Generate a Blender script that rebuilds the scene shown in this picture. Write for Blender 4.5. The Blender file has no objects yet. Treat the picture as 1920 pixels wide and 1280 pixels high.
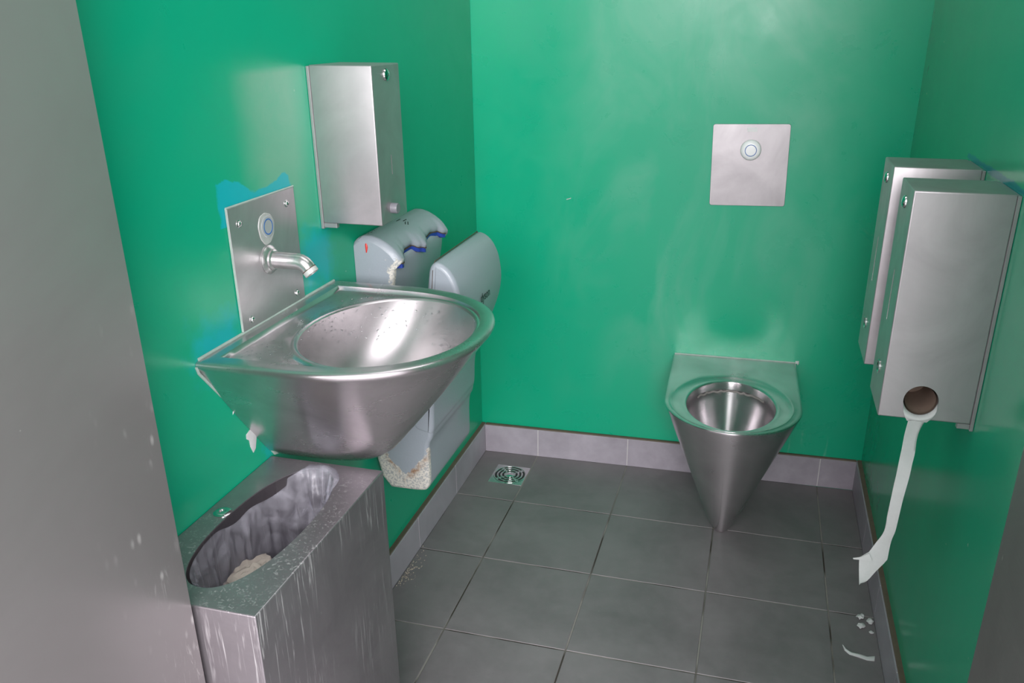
import bpy, bmesh, math, random
from mathutils import Vector, Matrix, noise
random.seed(7)
PI = math.pi
SC = bpy.context.scene
COL = SC.collection

# ------------------------------------------------------------------ camera
F_PX, PPX, PPY = 1569.914, 51.906, 32.908
cd = bpy.data.cameras.new('camera')
cam = bpy.data.objects.new('camera', cd)
COL.objects.link(cam)
cam.location = (0.63392, -2.42820, 1.35180)
cam.rotation_euler = (1.190085, 0.00126, 0.253444)
cd.sensor_fit = 'HORIZONTAL'
cd.sensor_width = 36.0
cd.lens = F_PX / 1920 * 36.0
cd.shift_x = -PPX / 1920
cd.shift_y = PPY / 1920
cd.clip_start = 0.02
SC.camera = cam

# ------------------------------------------------------------------ world, daylight, exposure
SC.view_settings.view_transform = 'Standard'
SC.view_settings.look = 'None'
SC.view_settings.gamma = 1.0
SC.view_settings.use_curve_mapping = False
SC.view_settings.exposure = 0.0
world = bpy.data.worlds.new('world')
SC.world = world
world.use_nodes = True
wn, wl = world.node_tree.nodes, world.node_tree.links
wn.clear()
wo = wn.new('ShaderNodeOutputWorld'); bg = wn.new('ShaderNodeBackground')
tc = wn.new('ShaderNodeTexCoord'); sx = wn.new('ShaderNodeSeparateXYZ')
mr = wn.new('ShaderNodeMapRange'); mr.interpolation_type = 'SMOOTHSTEP'
mr.inputs['From Min'].default_value = -0.03; mr.inputs['From Max'].default_value = 0.22
cr = wn.new('ShaderNodeMix'); cr.data_type = 'RGBA'
cr.inputs['A'].default_value = (0.46, 0.44, 0.455, 1)
cr.inputs['B'].default_value = (0.98, 0.94, 1.0, 1)
wl.new(tc.outputs['Generated'], sx.inputs[0]); wl.new(sx.outputs['Z'], mr.inputs['Value'])
wl.new(mr.outputs[0], cr.inputs['Factor']); wl.new(cr.outputs['Result'], bg.inputs['Color'])
bg.inputs['Strength'].default_value = 2.2
wl.new(bg.outputs[0], wo.inputs[0])

def area(name, loc, target, sx_, sy_, power, col=(1, 1, 1)):
    l = bpy.data.lights.new(name, 'AREA'); l.shape = 'RECTANGLE'; l.size = sx_; l.size_y = sy_
    l.energy = power; l.color = col
    o = bpy.data.objects.new(name, l); COL.objects.link(o); o.location = loc
    o.rotation_euler = (Vector(target) - Vector(loc)).to_track_quat('-Z', 'Y').to_euler()
    return o
area('daylight', (1.35, -4.6, 2.1), (0.3, -0.6, 0.75), 2.2, 1.7, 205, (1.0, 0.965, 0.985))
area('ceiling_light', (0.35, -0.95, 2.36), (0.35, -0.95, 0), 0.9, 0.6, 5, (1.0, 0.95, 0.98))

# ------------------------------------------------------------------ node helpers
def s2l(c):
    return tuple(((x / 255 + 0.055) / 1.055) ** 2.4 if x > 10 else x / 255 / 12.92 for x in c) + (1,)

class NB:
    def __init__(self, name):
        self.m = bpy.data.materials.new(name); self.m.use_nodes = True
        self.t = self.m.node_tree; self.n = self.t.nodes; self.l = self.t.links
        self.b = self.n['Principled BSDF']; self.out = self.n['Material Output']
    def set(self, k, v):
        i = self.b.inputs[k] if isinstance(k, str) else k
        if hasattr(v, 'is_output') or isinstance(v, bpy.types.NodeSocket): self.l.new(v, i)
        else: i.default_value = v
    def put(self, i, v):
        if isinstance(v, bpy.types.NodeSocket): self.l.new(v, i)
        else: i.default_value = v
    def coord(self, kind='Object'):
        return self.n.new('ShaderNodeTexCoord').outputs[kind]
    def xyz(self, v):
        s = self.n.new('ShaderNodeSeparateXYZ'); self.l.new(v, s.inputs[0]); return s.outputs
    def math(self, op, a, b=None, c=None, clamp=False):
        n = self.n.new('ShaderNodeMath'); n.operation = op; n.use_clamp = clamp
        self.put(n.inputs[0], a)
        if b is not None: self.put(n.inputs[1], b)
        if c is not None: self.put(n.inputs[2], c)
        return n.outputs[0]
    def scale(self, v, s):
        n = self.n.new('ShaderNodeMapping'); self.l.new(v, n.inputs['Vector']); n.inputs['Scale'].default_value = s
        return n.outputs[0]
    def noise(self, v, scale, detail=4, rough=0.55, dist=0.0):
        n = self.n.new('ShaderNodeTexNoise'); self.l.new(v, n.inputs['Vector'])
        n.inputs['Scale'].default_value = scale; n.inputs['Detail'].default_value = detail
        n.inputs['Roughness'].default_value = rough; n.inputs['Distortion'].default_value = dist
        return n.outputs['Fac']
    def voro(self, v, scale):
        n = self.n.new('ShaderNodeTexVoronoi'); self.l.new(v, n.inputs['Vector']); n.inputs['Scale'].default_value = scale
        return n.outputs['Distance']
    def rng(self, v, a, b, c=0.0, d=1.0, smooth=False):
        n = self.n.new('ShaderNodeMapRange'); self.put(n.inputs['Value'], v)
        n.inputs['From Min'].default_value = a; n.inputs['From Max'].default_value = b
        n.inputs['To Min'].default_value = c; n.inputs['To Max'].default_value = d
        if smooth: n.interpolation_type = 'SMOOTHSTEP'
        return n.outputs[0]
    def mix(self, f, a, b):
        n = self.n.new('ShaderNodeMix'); n.data_type = 'RGBA'
        self.put(n.inputs['Factor'], f); self.put(n.inputs['A'], a); self.put(n.inputs['B'], b)
        return n.outputs['Result']
    def bump(self, h, strength, dist=0.001):
        n = self.n.new('ShaderNodeBump'); n.inputs['Strength'].default_value = strength
        n.inputs['Distance'].default_value = dist; self.put(n.inputs['Height'], h)
        self.l.new(n.outputs[0], self.b.inputs['Normal'])
    def box(self, x, lo, hi, soft, wob=None):
        d = self.math('MINIMUM', self.math('SUBTRACT', x, lo), self.math('SUBTRACT', hi, x))
        if wob is not None: d = self.math('ADD', d, wob)
        return self.math('DIVIDE', d, soft, clamp=True)
    def mul(self, *a):
        r = a[0]
        for k in a[1:]: r = self.math('MULTIPLY', r, k)
        return r

def steel(name, base=(0.58, 0.56, 0.57), rough=0.3, var=0.12, brush=(1, 1, 60), dirt=0.0, scratch=0.0, stain=None, aniso=0.0, metal=1.0):
    b = NB(name); co = b.coord()
    fine = b.noise(b.scale(co, brush), 18, 3, 0.6)
    big = b.noise(co, 7, 5, 0.6, 0.6)
    mid = b.noise(b.scale(co, (3, 3, 1)), 22, 4, 0.6)
    c0 = base + (1,); c1 = tuple(x * 0.78 for x in base) + (1,)
    col = b.mix(b.rng(big, 0.35, 0.7), c0, c1)
    if stain is not None:
        col = b.mix(b.rng(mid, 0.52, 0.62, 0, 0.5), col, stain + (1,))
    r = b.math('ADD', b.rng(big, 0.3, 0.7, rough - var * 0.5, rough + var * 0.5), b.rng(fine, 0.3, 0.7, 0.0 if aniso else -0.02, 0.01 if aniso else 0.03))
    met = metal
    if scratch > 0:
        s1 = b.noise(b.scale(co, (34, 34, 1.6)), 4.5, 3, 0.6, 1.2)
        m = b.rng(s1, 0.565, 0.66, 0, scratch)
        gate = b.rng(b.noise(co, 6, 2), 0.40, 0.60)
        m = b.mul(m, gate)
        col = b.mix(m, col, (0.75, 0.74, 0.74, 1)); r = b.math('ADD', r, b.mul(m, 0.3))
        met = b.rng(m, 0, 1, metal, 0.35)
    if dirt > 0:
        sp = b.rng(b.voro(b.scale(co, (1, 1, 0.5)), 55), 0.0, 0.11, 1, 0)
        g2 = b.rng(b.noise(co, 14, 2), 0.62, 0.68)
        m2 = b.mul(sp, g2, dirt)
        col = b.mix(m2, col, (0.85, 0.84, 0.82, 1)); met = b.math('SUBTRACT', met, b.mul(m2, 0.8))
    b.set('Base Color', col); b.set('Roughness', r); b.set('Metallic', met)
    if aniso:
        tn = b.n.new('ShaderNodeTangent'); tn.direction_type = 'RADIAL'; tn.axis = 'Z'
        b.l.new(tn.outputs[0], b.b.inputs['Tangent']); b.set('Anisotropic', aniso); b.set('Anisotropic Rotation', 0.25)
    if not aniso: b.bump(b.math('ADD', b.mul(fine, 0.05), b.mul(big, 1.2)), 0.03, 0.001)

    return b.m

def plain(name, col, rough=0.5, metal=0.0, nscale=30, nvar=0.15, bump=0.05):
    b = NB(name); co = b.coord(); n = b.noise(co, nscale, 4)
    c = col + (1,); d = tuple(x * (1 - nvar) for x in col) + (1,)
    b.set('Base Color', b.mix(n, c, d)); b.set('Roughness', rough); b.set('Metallic', metal)
    if bump: b.bump(n, bump, 0.001)
    return b.m

M = {}
M['steel'] = steel('brushed_steel')
M['steel_box'] = steel('brushed_steel_box', (0.52, 0.49, 0.505), 0.46, 0.06, brush=(40, 40, 1), metal=0.85)
M['steel_basin'] = steel('basin_steel', (0.66, 0.62, 0.64), 0.28, 0.06, brush=(1, 1, 40), stain=(0.58, 0.57, 0.56), dirt=0.5, aniso=0.7, metal=0.93)
M['steel_bowl'] = steel('bowl_steel', (0.60, 0.57, 0.58), 0.42, 0.05, aniso=0.3)
M['steel_toilet'] = steel('toilet_steel', (0.75, 0.71, 0.73), 0.25, 0.05, brush=(1, 1, 30), aniso=0.9, metal=0.95)
M['steel_bin'] = steel('bin_steel', (0.36, 0.335, 0.355), 0.34, 0.10, brush=(2, 2, 30), scratch=0.45, dirt=0.2, metal=0.78)
M['steel_plate'] = steel('plate_steel', (0.42, 0.40, 0.41), 0.42, 0.08, brush=(30, 30, 1))
M['steel_tap'] = steel('tap_plate_steel', (0.62, 0.59, 0.605), 0.40, 0.08, brush=(30, 30, 1), metal=0.85)
M['chrome'] = plain('chrome', (0.75, 0.75, 0.74), 0.12, 1.0, 60, 0.2, 0.03)
M['limed'] = plain('limescaled_chrome', (0.72, 0.72, 0.71), 0.27, 0.85, 120, 0.45, 0.35)
M['dark'] = plain('dark_opening', (0.02, 0.02, 0.02), 0.6)
M['white'] = plain('white_plastic', (0.93, 0.91, 0.93), 0.3, 0, 30, 0.03)
M['blue'] = plain('blue_ring', (0.01, 0.12, 0.42), 0.4)
M['knob'] = plain('grey_knob', (0.18, 0.18, 0.20), 0.4)
M['trim_blue'] = plain('blue_rubber', (0.03, 0.07, 0.40), 0.45, 0, 90, 0.5)
M['paper'] = plain('tissue_paper', (0.62, 0.64, 0.63), 0.9, 0, 200, 0.10, 0.15)
M['core'] = plain('cardboard', (0.30, 0.22, 0.17), 0.9, 0, 80, 0.2, 0.1)
M['towel'] = plain('paper_towel', (0.62, 0.55, 0.47), 0.9, 0, 80, 0.2, 0.2)
M['lens'] = plain('sensor_lens', (0.42, 0.44, 0.45), 0.35, 0.2, 60, 0.1)
M['seal'] = plain('sealant', (0.45, 0.56, 0.50), 0.6, 0, 60, 0.35, 0.3)
M['ink'] = plain('black_print', (0.02, 0.02, 0.02), 0.5)
M['red'] = plain('red_pen', (0.65, 0.03, 0.02), 0.5)
M['logo'] = plain('pale_print', (0.80, 0.80, 0.80), 0.5)
M['halo'] = plain('white_scale', (0.62, 0.63, 0.61), 0.45, 0.3, 150, 0.3, 0.3)
M['ceiling'] = plain('ceiling_paint', (0.62, 0.62, 0.60), 0.7)
M['ground'] = plain('outdoor_paving', (0.66, 0.64, 0.65), 0.85, 0, 12, 0.3)
M['outer'] = plain('light_blocker_grey', (0.15, 0.145, 0.14), 0.9)  # matt grey for the added light-blocking wall
M['lime'] = plain('lime_deposit', (0.34, 0.32, 0.30), 0.7, 0.2, 150, 0.4)
M['joint'] = plain('brown_joint', (0.17, 0.125, 0.09), 0.8, 0, 40, 0.4)
M['seam'] = plain('seam_brown', (0.10, 0.07, 0.05), 0.8, 0, 40, 0.4)
M['grit'] = plain('grit', (0.55, 0.48, 0.38), 0.9)

GREEN = (0.003, 0.37, 0.203)
def green_wall(name, side):
    b = NB(name); co = b.coord(); o = b.xyz(co); X, Y, Z = o[0], o[1], o[2]
    big = b.noise(co, 2.6, 4, 0.55, 0.3); mid = b.noise(co, 11, 5, 0.6, 0.4); fine = b.noise(co, 90, 3)
    wob = b.rng(b.noise(co, 26, 4, 0.6), 0.2, 0.8, -0.028, 0.028)
    col = b.mix(b.rng(mid, 0.3, 0.7, 0, 0.22), GREEN + (1,), (0.012, 0.36, 0.195, 1))
    col = b.mix(b.rng(big, 0.5, 0.7, 0, 0.25), col, (0.045, 0.36, 0.22, 1))
    pale = (0.14, 0.40, 0.25, 1)
    turq = (0.005, 0.40, 0.44, 1)
    rough = b.rng(mid, 0.3, 0.7, 0.27, 0.36)
    if side == 'left':
        # scrubbed ghost patch left of the soap dispenser, fading downward
        g = b.mul(b.box(Y, -1.20, -0.95, 0.07), b.box(Z, 0.75, 1.285, 0.012), b.rng(Z, 0.93, 1.12, 0.25, 1.0), b.rng(mid, 0.25, 0.6, 0.45, 1))
        col = b.mix(b.mul(g, 0.75), col, (0.155, 0.41, 0.27, 1))
        w2 = b.rng(b.noise(co, 13, 3, 0.45), 0.3, 0.7, -0.03, 0.025)
        top = b.math('ADD', b.math('ADD', b.math('MULTIPLY', b.math('ADD', Y, 1.26), -0.10), 1.1105), b.math('MULTIPLY', b.math('COSINE', b.math('MULTIPLY', b.math('ADD', Y, 1.245), 33.0)), 0.011))
        t1 = b.mul(b.box(Y, -1.272, -1.046, 0.006, b.mul(wob, 0.3)), b.math('DIVIDE', b.math('ADD', b.math('SUBTRACT', top, Z), b.mul(wob, 0.30)), 0.003, clamp=True), b.math('GREATER_THAN', Z, 1.045))
        t2 = b.mul(b.box(Y, -1.40, -1.235, 0.05, wob), b.box(Z, 0.80, 0.93, 0.05, wob), 0.8)
        t3 = b.mul(b.box(Y, -1.06, -0.90, 0.05, wob), b.box(Z, 0.84, 1.0, 0.05, wob), 0.8)
        t4 = b.mul(b.box(Y, -1.24, -1.20, 0.012, wob), b.box(Z, 0.60, 0.66, 0.02, wob), 0.5)
        t = b.math('MAXIMUM', b.math('MAXIMUM', t1, t2), b.math('MAXIMUM', t3, t4))
        col = b.mix(t, col, turq)
    elif side == 'back':
        s = b.rng(b.noise(b.scale(co, (1, 1, 0.45)), 4.2, 5, 0.6, 0.8), 0.42, 0.66)
        g = b.mul(s, b.box(X, 0.0, 0.95, 0.22), b.rng(Z, 0.2, 0.6))
        col = b.mix(b.mul(g, 0.62), col, (0.135, 0.44, 0.30, 1))
        # scrubbed halo round the toilet
        g3 = b.mul(b.box(X, 0.34, 0.86, 0.12, wob), b.box(Z, 0.12, 0.50, 0.12, wob), b.rng(mid, 0.35, 0.62))
        col = b.mix(b.mul(g3, 0.30), col, (0.16, 0.40, 0.27, 1))
        drip = b.rng(b.noise(b.scale(co, (14, 14, 1)), 6, 3), 0.55, 0.7)
        g4 = b.mul(b.box(X, 0.76, 0.92, 0.04, wob), b.box(Z, 0.08, 0.17, 0.05, wob), drip)
        col = b.mix(b.mul(g4, 0.6), col, (0.45, 0.6, 0.5, 1))
        rough = b.rng(mid, 0.3, 0.7, 0.25, 0.36)
    else:
        rough = b.rng(mid, 0.3, 0.7, 0.16, 0.24)
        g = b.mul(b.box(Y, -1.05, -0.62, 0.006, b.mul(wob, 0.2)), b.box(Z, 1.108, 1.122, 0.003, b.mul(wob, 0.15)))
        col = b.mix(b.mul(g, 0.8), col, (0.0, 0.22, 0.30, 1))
    # tiny chips showing pale substrate
    chip = b.mul(b.rng(b.voro(co, 7.5), 0.0, 0.028, 1, 0), b.rng(fine, 0.45, 0.5), 0.9)
    col = b.mix(b.math('MULTIPLY', chip, 0.8, clamp=True), col, (0.65, 0.72, 0.66, 1))
    b.set('Base Color', col); b.set('Roughness', rough); b.set('Specular IOR Level', 0.33 if side == 'right' else 0.42)
    b.bump(b.math('ADD', b.mul(b.noise(co, 160, 3), 0.25), b.mul(mid, 0.6)), 0.06, 0.0015)
    return b.m
M['green_left'] = green_wall('green_wall_left', 'left')
M['green_back'] = green_wall('green_wall_back', 'back')
M['green_right'] = green_wall('green_wall_right', 'right')

def tile_mat(name, base, rough, skirt=False):
    b = NB(name); co = b.coord(); g = b.noise(co, 3.2, 4, 0.6, 0.5); m = b.noise(co, 26, 6, 0.65); f = b.noise(co, 240, 2)
    a = base + (1,); d = tuple(x * 0.72 for x in base) + (1,)
    col = b.mix(b.rng(g, 0.35, 0.65), a, d)
    col = b.mix(b.rng(m, 0.4, 0.75, 0, 0.22), col, tuple(min(1, x * 1.45) for x in base) + (1,))
    sp = b.mul(b.rng(b.voro(co, 22), 0.0, 0.03, 1, 0), b.rng(f, 0.4, 0.6))
    col = b.mix(b.mul(sp, 0.7), col, (0.5, 0.5, 0.5, 1))
    b.set('Base Color', col); b.set('Roughness', b.rng(m, 0.3, 0.7, rough - .06, rough + .08)); b.bump(b.math('ADD', m, b.mul(f, 0.3)), 0.12, 0.0012)
    return b.m
M['tile'] = tile_mat('floor_tile', (0.192, 0.176, 0.182), 0.42)
M['skirt'] = tile_mat('skirting_tile', (0.38, 0.35, 0.395), 0.42)
b = NB('grout'); co = b.coord()
b.set('Base Color', b.mix(b.rng(b.noise(co, 3.3, 2), 0.46, 0.54), (0.035, 0.03, 0.022, 1), (0.22, 0.21, 0.19, 1))); b.set('Roughness', 0.9)
M['grout'] = b.m
M['grout_pale'] = plain('pale_grout', (0.62, 0.60, 0.60), 0.85, 0, 30, 0.2)

# door leaf / jamb steel
b = NB('door_steel'); co = b.coord()
big = b.noise(co, 3.0, 4, 0.6, 0.5); f = b.noise(b.scale(co, (1, 90, 1)), 6, 3)
o = b.xyz(co)
col = b.mix(b.rng(big, 0.3, 0.7), (0.46, 0.43, 0.43, 1), (0.38, 0.35, 0.35, 1))
sp = b.mul(b.rng(b.voro(b.scale(co, (1, 1, 0.45)), 60), 0.08, 0.26, 1, 0), b.rng(b.noise(co, 11, 3), 0.46, 0.56), b.rng(o[1], -1.78, -1.66, 0, 1), b.rng(o[2], 1.1, 0.8, 0, 1))
wsp = b.mul(b.rng(b.noise(b.scale(co, (14, 14, 2)), 8, 4, 0.65, 2.0), 0.57, 0.64), b.rng(o[1], -1.73, -1.66, 0, 1), b.rng(o[2], 0.95, 0.6, 0, 1), b.rng(b.noise(co, 9, 2), 0.45, 0.6))
tiny = b.rng(b.voro(co, 16), 0.0, 0.022, 1, 0)
mm = b.math('MAXIMUM', b.math('MAXIMUM', sp, wsp), tiny)
col = b.mix(b.math('MULTIPLY', mm, 0.75, clamp=True), col, (0.72, 0.70, 0.68, 1))
b.set('Base Color', col); b.set('Metallic', b.rng(mm, 0, 1, 0.70, 0.3)); b.set('Roughness', b.rng(big, 0.3, 0.7, 0.38, 0.48))
b.bump(b.math('ADD', b.mul(f, 0.3), b.mul(b.noise(co, 120, 3), 0.5)), 0.10, 0.001)
M['door'] = b.m
M['jamb'] = steel('jamb_steel_shaded', (0.30, 0.285, 0.28), 0.5, 0.06, dirt=0.3, metal=0.9)  # same steel as the door, base darkened to paint in its shade

# ------------------------------------------------------------------ mesh helpers
def tag(o, label=None, cat=None, group=None, kind=None):
    if label: o['label'] = label
    if cat: o['category'] = cat
    if group: o['group'] = group
    if kind: o['kind'] = kind
    return o

def empty(name, loc, rz=0, label=None, cat=None, group=None):
    o = bpy.data.objects.new(name, None); COL.objects.link(o); o.location = loc; o.rotation_euler = (0, 0, rz)
    o.empty_display_size = 0.05
    return tag(o, label, cat, group)

def shade(me, ang=math.radians(35)):
    bm = bmesh.new(); bm.from_mesh(me)
    for f in bm.faces: f.smooth = True
    for e in bm.edges:
        e.smooth = not (len(e.link_faces) == 2 and e.calc_face_angle(0) > ang)
    for f in bm.faces:
        if len(f.verts) > 12:
            for e in f.edges: e.smooth = False
    bm.to_mesh(me); bm.free()

def obj(name, bm, mats, parent=None, smooth=True, ang=35):
    bmesh.ops.recalc_face_normals(bm, faces=bm.faces)
    me = bpy.data.meshes.new(name); bm.to_mesh(me); bm.free()
    if smooth: shade(me, math.radians(ang))
    for m in (mats if isinstance(mats, (list, tuple)) else [mats]): me.materials.append(m)
    o = bpy.data.objects.new(name, me); COL.objects.link(o)
    if parent: o.parent = parent
    return o

def bx(bm, x0, x1, y0, y1, z0, z1, bev=0.0, seg=2, mat=0):
    vs = [bm.verts.new((x, y, z)) for z in (z0, z1) for y in (y0, y1) for x in (x0, x1)]
    fs = [(0, 1, 3, 2), (4, 6, 7, 5), (0, 4, 5, 1), (2, 3, 7, 6), (0, 2, 6, 4), (1, 5, 7, 3)]
    fl = [bm.faces.new([vs[i] for i in f]) for f in fs]
    for f in fl: f.material_index = mat
    if bev:
        es = list({e for f in fl for e in f.edges})
        r = bmesh.ops.bevel(bm, geom=es, offset=bev, segments=seg, affect='EDGES', profile=0.5)
        for f in r['faces']: f.material_index = mat
    return vs

def box_obj(name, b6, mats, parent=None, bev=0.0015, seg=2):
    bm = bmesh.new(); bx(bm, *b6, bev=bev, seg=seg); return obj(name, bm, mats, parent)

def loft(bm, rings, cap0=True, cap1=True, closed=True, mat=0):
    rv = [[bm.verts.new(p) for p in r] for r in rings]
    n = len(rv[0])
    for a, c in zip(rv[:-1], rv[1:]):
        for i in range(n if closed else n - 1):
            j = (i + 1) % n
            f = bm.faces.new((a[i], a[j], c[j], c[i])); f.material_index = mat
    if cap0: bm.faces.new(rv[0][::-1]).material_index = mat
    if cap1: bm.faces.new(rv[-1]).material_index = mat
    return rv

def frame_axis(axis):
    w = Vector(axis).normalized(); a = Vector((0, 0, 1)) if abs(w.z) < 0.9 else Vector((1, 0, 0))
    u = a.cross(w).normalized(); return u, w.cross(u), w

def lathe(bm, center, axis, prof, n=32, sx=1.0, sy=1.0, cap0=True, cap1=True, mat=0):
    """prof: list of (radius, distance along axis)"""
    u, v, w = frame_axis(axis); c = Vector(center)
    rings = [[c + w * h + u * (r * sx * math.cos(2 * PI * i / n)) + v * (r * sy * math.sin(2 * PI * i / n)) for i in range(n)] for r, h in prof]
    return loft(bm, rings, cap0, cap1, mat=mat)

def lathe_obj(name, center, axis, prof, mats, parent=None, n=32, **k):
    bm = bmesh.new(); lathe(bm, center, axis, prof, n, **k); return obj(name, bm, mats, parent)

def torus(bm, center, axis, R, r, n=40, m=8, sx=1, sy=1, a0=0, a1=2 * PI, flat=1.0):
    u, v, w = frame_axis(axis); c = Vector(center); full = abs(a1 - a0 - 2 * PI) < 1e-6
    rings = []
    cnt = n if full else n + 1
    for i in range(cnt):
        t = a0 + (a1 - a0) * i / n
        d = u * (math.cos(t) * sx) + v * (math.sin(t) * sy)
        rings.append([c + d * R + d * (r * math.cos(2 * PI * k / m)) + w * (r * flat * math.sin(2 * PI * k / m)) for k in range(m)])
    if full: rings.append(rings[0])
    rv = [[bm.verts.new(p) for p in q] for q in (rings[:-1] if full else rings)]
    if full: rv.append(rv[0])
    for a, c_ in zip(rv[:-1], rv[1:]):
        for k in range(m): bm.faces.new((a[k], a[(k + 1) % m], c_[(k + 1) % m], c_[k]))
    if not full: bm.faces.new(rv[0][::-1]); bm.faces.new(rv[-1])

def tube(bm, pts, rads, n=24, cap=True):
    """tube through points, mitred"""
    P = [Vector(p) for p in pts]; rings = []
    up = Vector((0, 1, 0))
    if abs((P[-1] - P[0]).normalized().y) > 0.9: up = Vector((0, 0, 1))
    for i, p in enumerate(P):
        t = (P[min(i + 1, len(P) - 1)] - P[max(i - 1, 0)]).normalized()
        u = up.cross(t).normalized(); v = t.cross(u)
        rings.append([p + u * rads[i] * math.cos(2 * PI * k / n) + v * rads[i] * math.sin(2 * PI * k / n) for k in range(n)])
    loft(bm, rings, cap, cap)

def prism(bm, poly, axis, h0, h1, mat=0):
    """poly: 3D points of the base; extruded along axis from h0 to h1"""
    w = Vector(axis).normalized()
    return loft(bm, [[Vector(p) + w * h0 for p in poly], [Vector(p) + w * h1 for p in poly]], mat=mat)

def cut(o, bms):
    """carve pockets out of a solid (result baked into the mesh)"""
    tmp = []
    for bm in bms:
        bmesh.ops.recalc_face_normals(bm, faces=bm.faces)
        me = bpy.data.meshes.new('tmp'); bm.to_mesh(me); bm.free()
        c = bpy.data.objects.new('tmp', me); COL.objects.link(c); tmp.append(c)
        c.matrix_world = Matrix()
        md = o.modifiers.new('cut', 'BOOLEAN'); md.operation = 'DIFFERENCE'; md.object = c; md.solver = 'EXACT'
    par = o.parent; o.parent = None
    bpy.context.view_layer.update()
    me = bpy.data.meshes.new_from_object(o.evaluated_get(bpy.context.evaluated_depsgraph_get()))
    o.modifiers.clear(); me.name = o.name; o.data = me; o.parent = par
    for c in tmp: bpy.data.objects.remove(c)
    shade(me, math.radians(30))
    return o

def stadium(cx, cz, w, h, n=10):
    """2D stadium outline, vertical, w wide and h high"""
    r = w / 2; k = h / 2 - r
    return [(cx + r * math.cos(a), cz + k + r * math.sin(a)) for a in [PI * i / n for i in range(n + 1)]] + \
           [(cx + r * math.cos(a), cz - k + r * math.sin(a)) for a in [PI + PI * i / n for i in range(n + 1)]]

def text_mesh(name, s, size, mat, parent, M4, thick=0.0002, shear=0.0):
    cu = bpy.data.curves.new(name, 'FONT'); cu.body = s; cu.size = size; cu.extrude = thick; cu.align_x = 'CENTER'; cu.align_y = 'CENTER'; cu.shear = shear
    t = bpy.data.objects.new(name, cu); COL.objects.link(t); bpy.context.view_layer.update()
    me = bpy.data.meshes.new_from_object(t.evaluated_get(bpy.context.evaluated_depsgraph_get()))
    bpy.data.objects.remove(t); bpy.data.curves.remove(cu)
    me.transform(M4); me.name = name; me.materials.clear(); me.materials.append(mat)
    o = bpy.data.objects.new(name, me); COL.objects.link(o)
    if parent: o.parent = parent
    return o

# ------------------------------------------------------------------ room shell
XL, XR, T = -0.197, 1.021, 0.0148      # green wall faces
XLS, XRS = -0.1822, 1.0065             # skirting faces
SB = 0.02993                           # the back wall runs slightly askew
SKEW = math.atan(SB)
def yb(x, off=0.0): return off + SB * (x - 0.4)   # off=T: green face, off=0: skirting face
YF, CZ, H = -1.64, 2.4, 0.0992
GAP = 0.0016

def struct(name, bm, mats, **k):
    return tag(obj(name, bm, mats, **k), kind='structure')

def slab(name, pts, z0, z1, mat):
    bm = bmesh.new(); prism(bm, [(x, y, 0) for x, y in pts], (0, 0, 1), z0, z1)
    return struct(name, bm, mat, smooth=False)
TH = 0.10
slab('wall_left', [(XL, yb(XL, T)), (XL - TH, yb(XL, T)), (XL - TH, YF), (XL, YF)], -0.02, CZ, M['green_left'])
slab('wall_right', [(XR, yb(XR, T)), (XR, YF), (XR + TH, YF), (XR + TH, yb(XR, T))], -0.02, CZ, M['green_right'])
slab('wall_back', [(XL - TH, yb(XL, T)), (XR + TH, yb(XR, T)), (XR + TH, yb(XR, T) + TH), (XL - TH, yb(XL, T) + TH)], -0.02, CZ, M['green_back'])
slab('ceiling', [(XL - TH, -1.80), (XR + TH, -1.80), (XR + TH, 0.15), (XL - TH, 0.15)], CZ, CZ + 0.1, M['ceiling'])

# floor: 300 mm tiles over a grout bed (joint lines run through x = 0, 0.3 ... and y = -0.308, -0.608 ...)
def poly_clip(poly, keep):   # clip by half-plane function value >= 0
    out = []
    for i, a in enumerate(poly):
        c = poly[(i + 1) % len(poly)]; fa, fc = keep(a), keep(c)
        if fa >= 0: out.append(a)
        if fa * fc < 0:
            t = fa / (fa - fc); out.append((a[0] + (c[0] - a[0]) * t, a[1] + (c[1] - a[1]) * t))
    return out
bm = bmesh.new()
bx(bm, XLS - 0.005, XRS + 0.005, -2.05, 0.015, -0.03, -0.0012, mat=1)
xs = [-0.3, 0, 0.3, 0.6, 0.9, 1.2]; ys = [0.0, -0.308, -0.608, -0.908, -1.208, -1.508, -1.808, -2.05]
for i in range(5):
    for j in range(7):
        x0, x1 = max(xs[i] + GAP, XLS), min(xs[i + 1] - GAP, XRS); y1 = ys[j] - GAP if j else 0.03; y0 = ys[j + 1] + GAP
        p = [(x0, y0), (x1, y0), (x1, y1), (x0, y1)]
        p = poly_clip(p, lambda q: yb(q[0]) - 0.001 - q[1])
        e = 0.0012
        cxm = sum(q[0] for q in p) / len(p); cym = sum(q[1] for q in p) / len(p)
        top = [(q[0] + (e if q[0] < cxm else -e), q[1] + (e if q[1] < cym else -e), 0) for q in p]
        mid = [(q[0], q[1], -e) for q in p]; low = [(q[0], q[1], -0.02) for q in p]
        loft(bm, [low, mid, top])
struct('floor', bm, [M['tile'], M['grout']], smooth=False)

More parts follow.
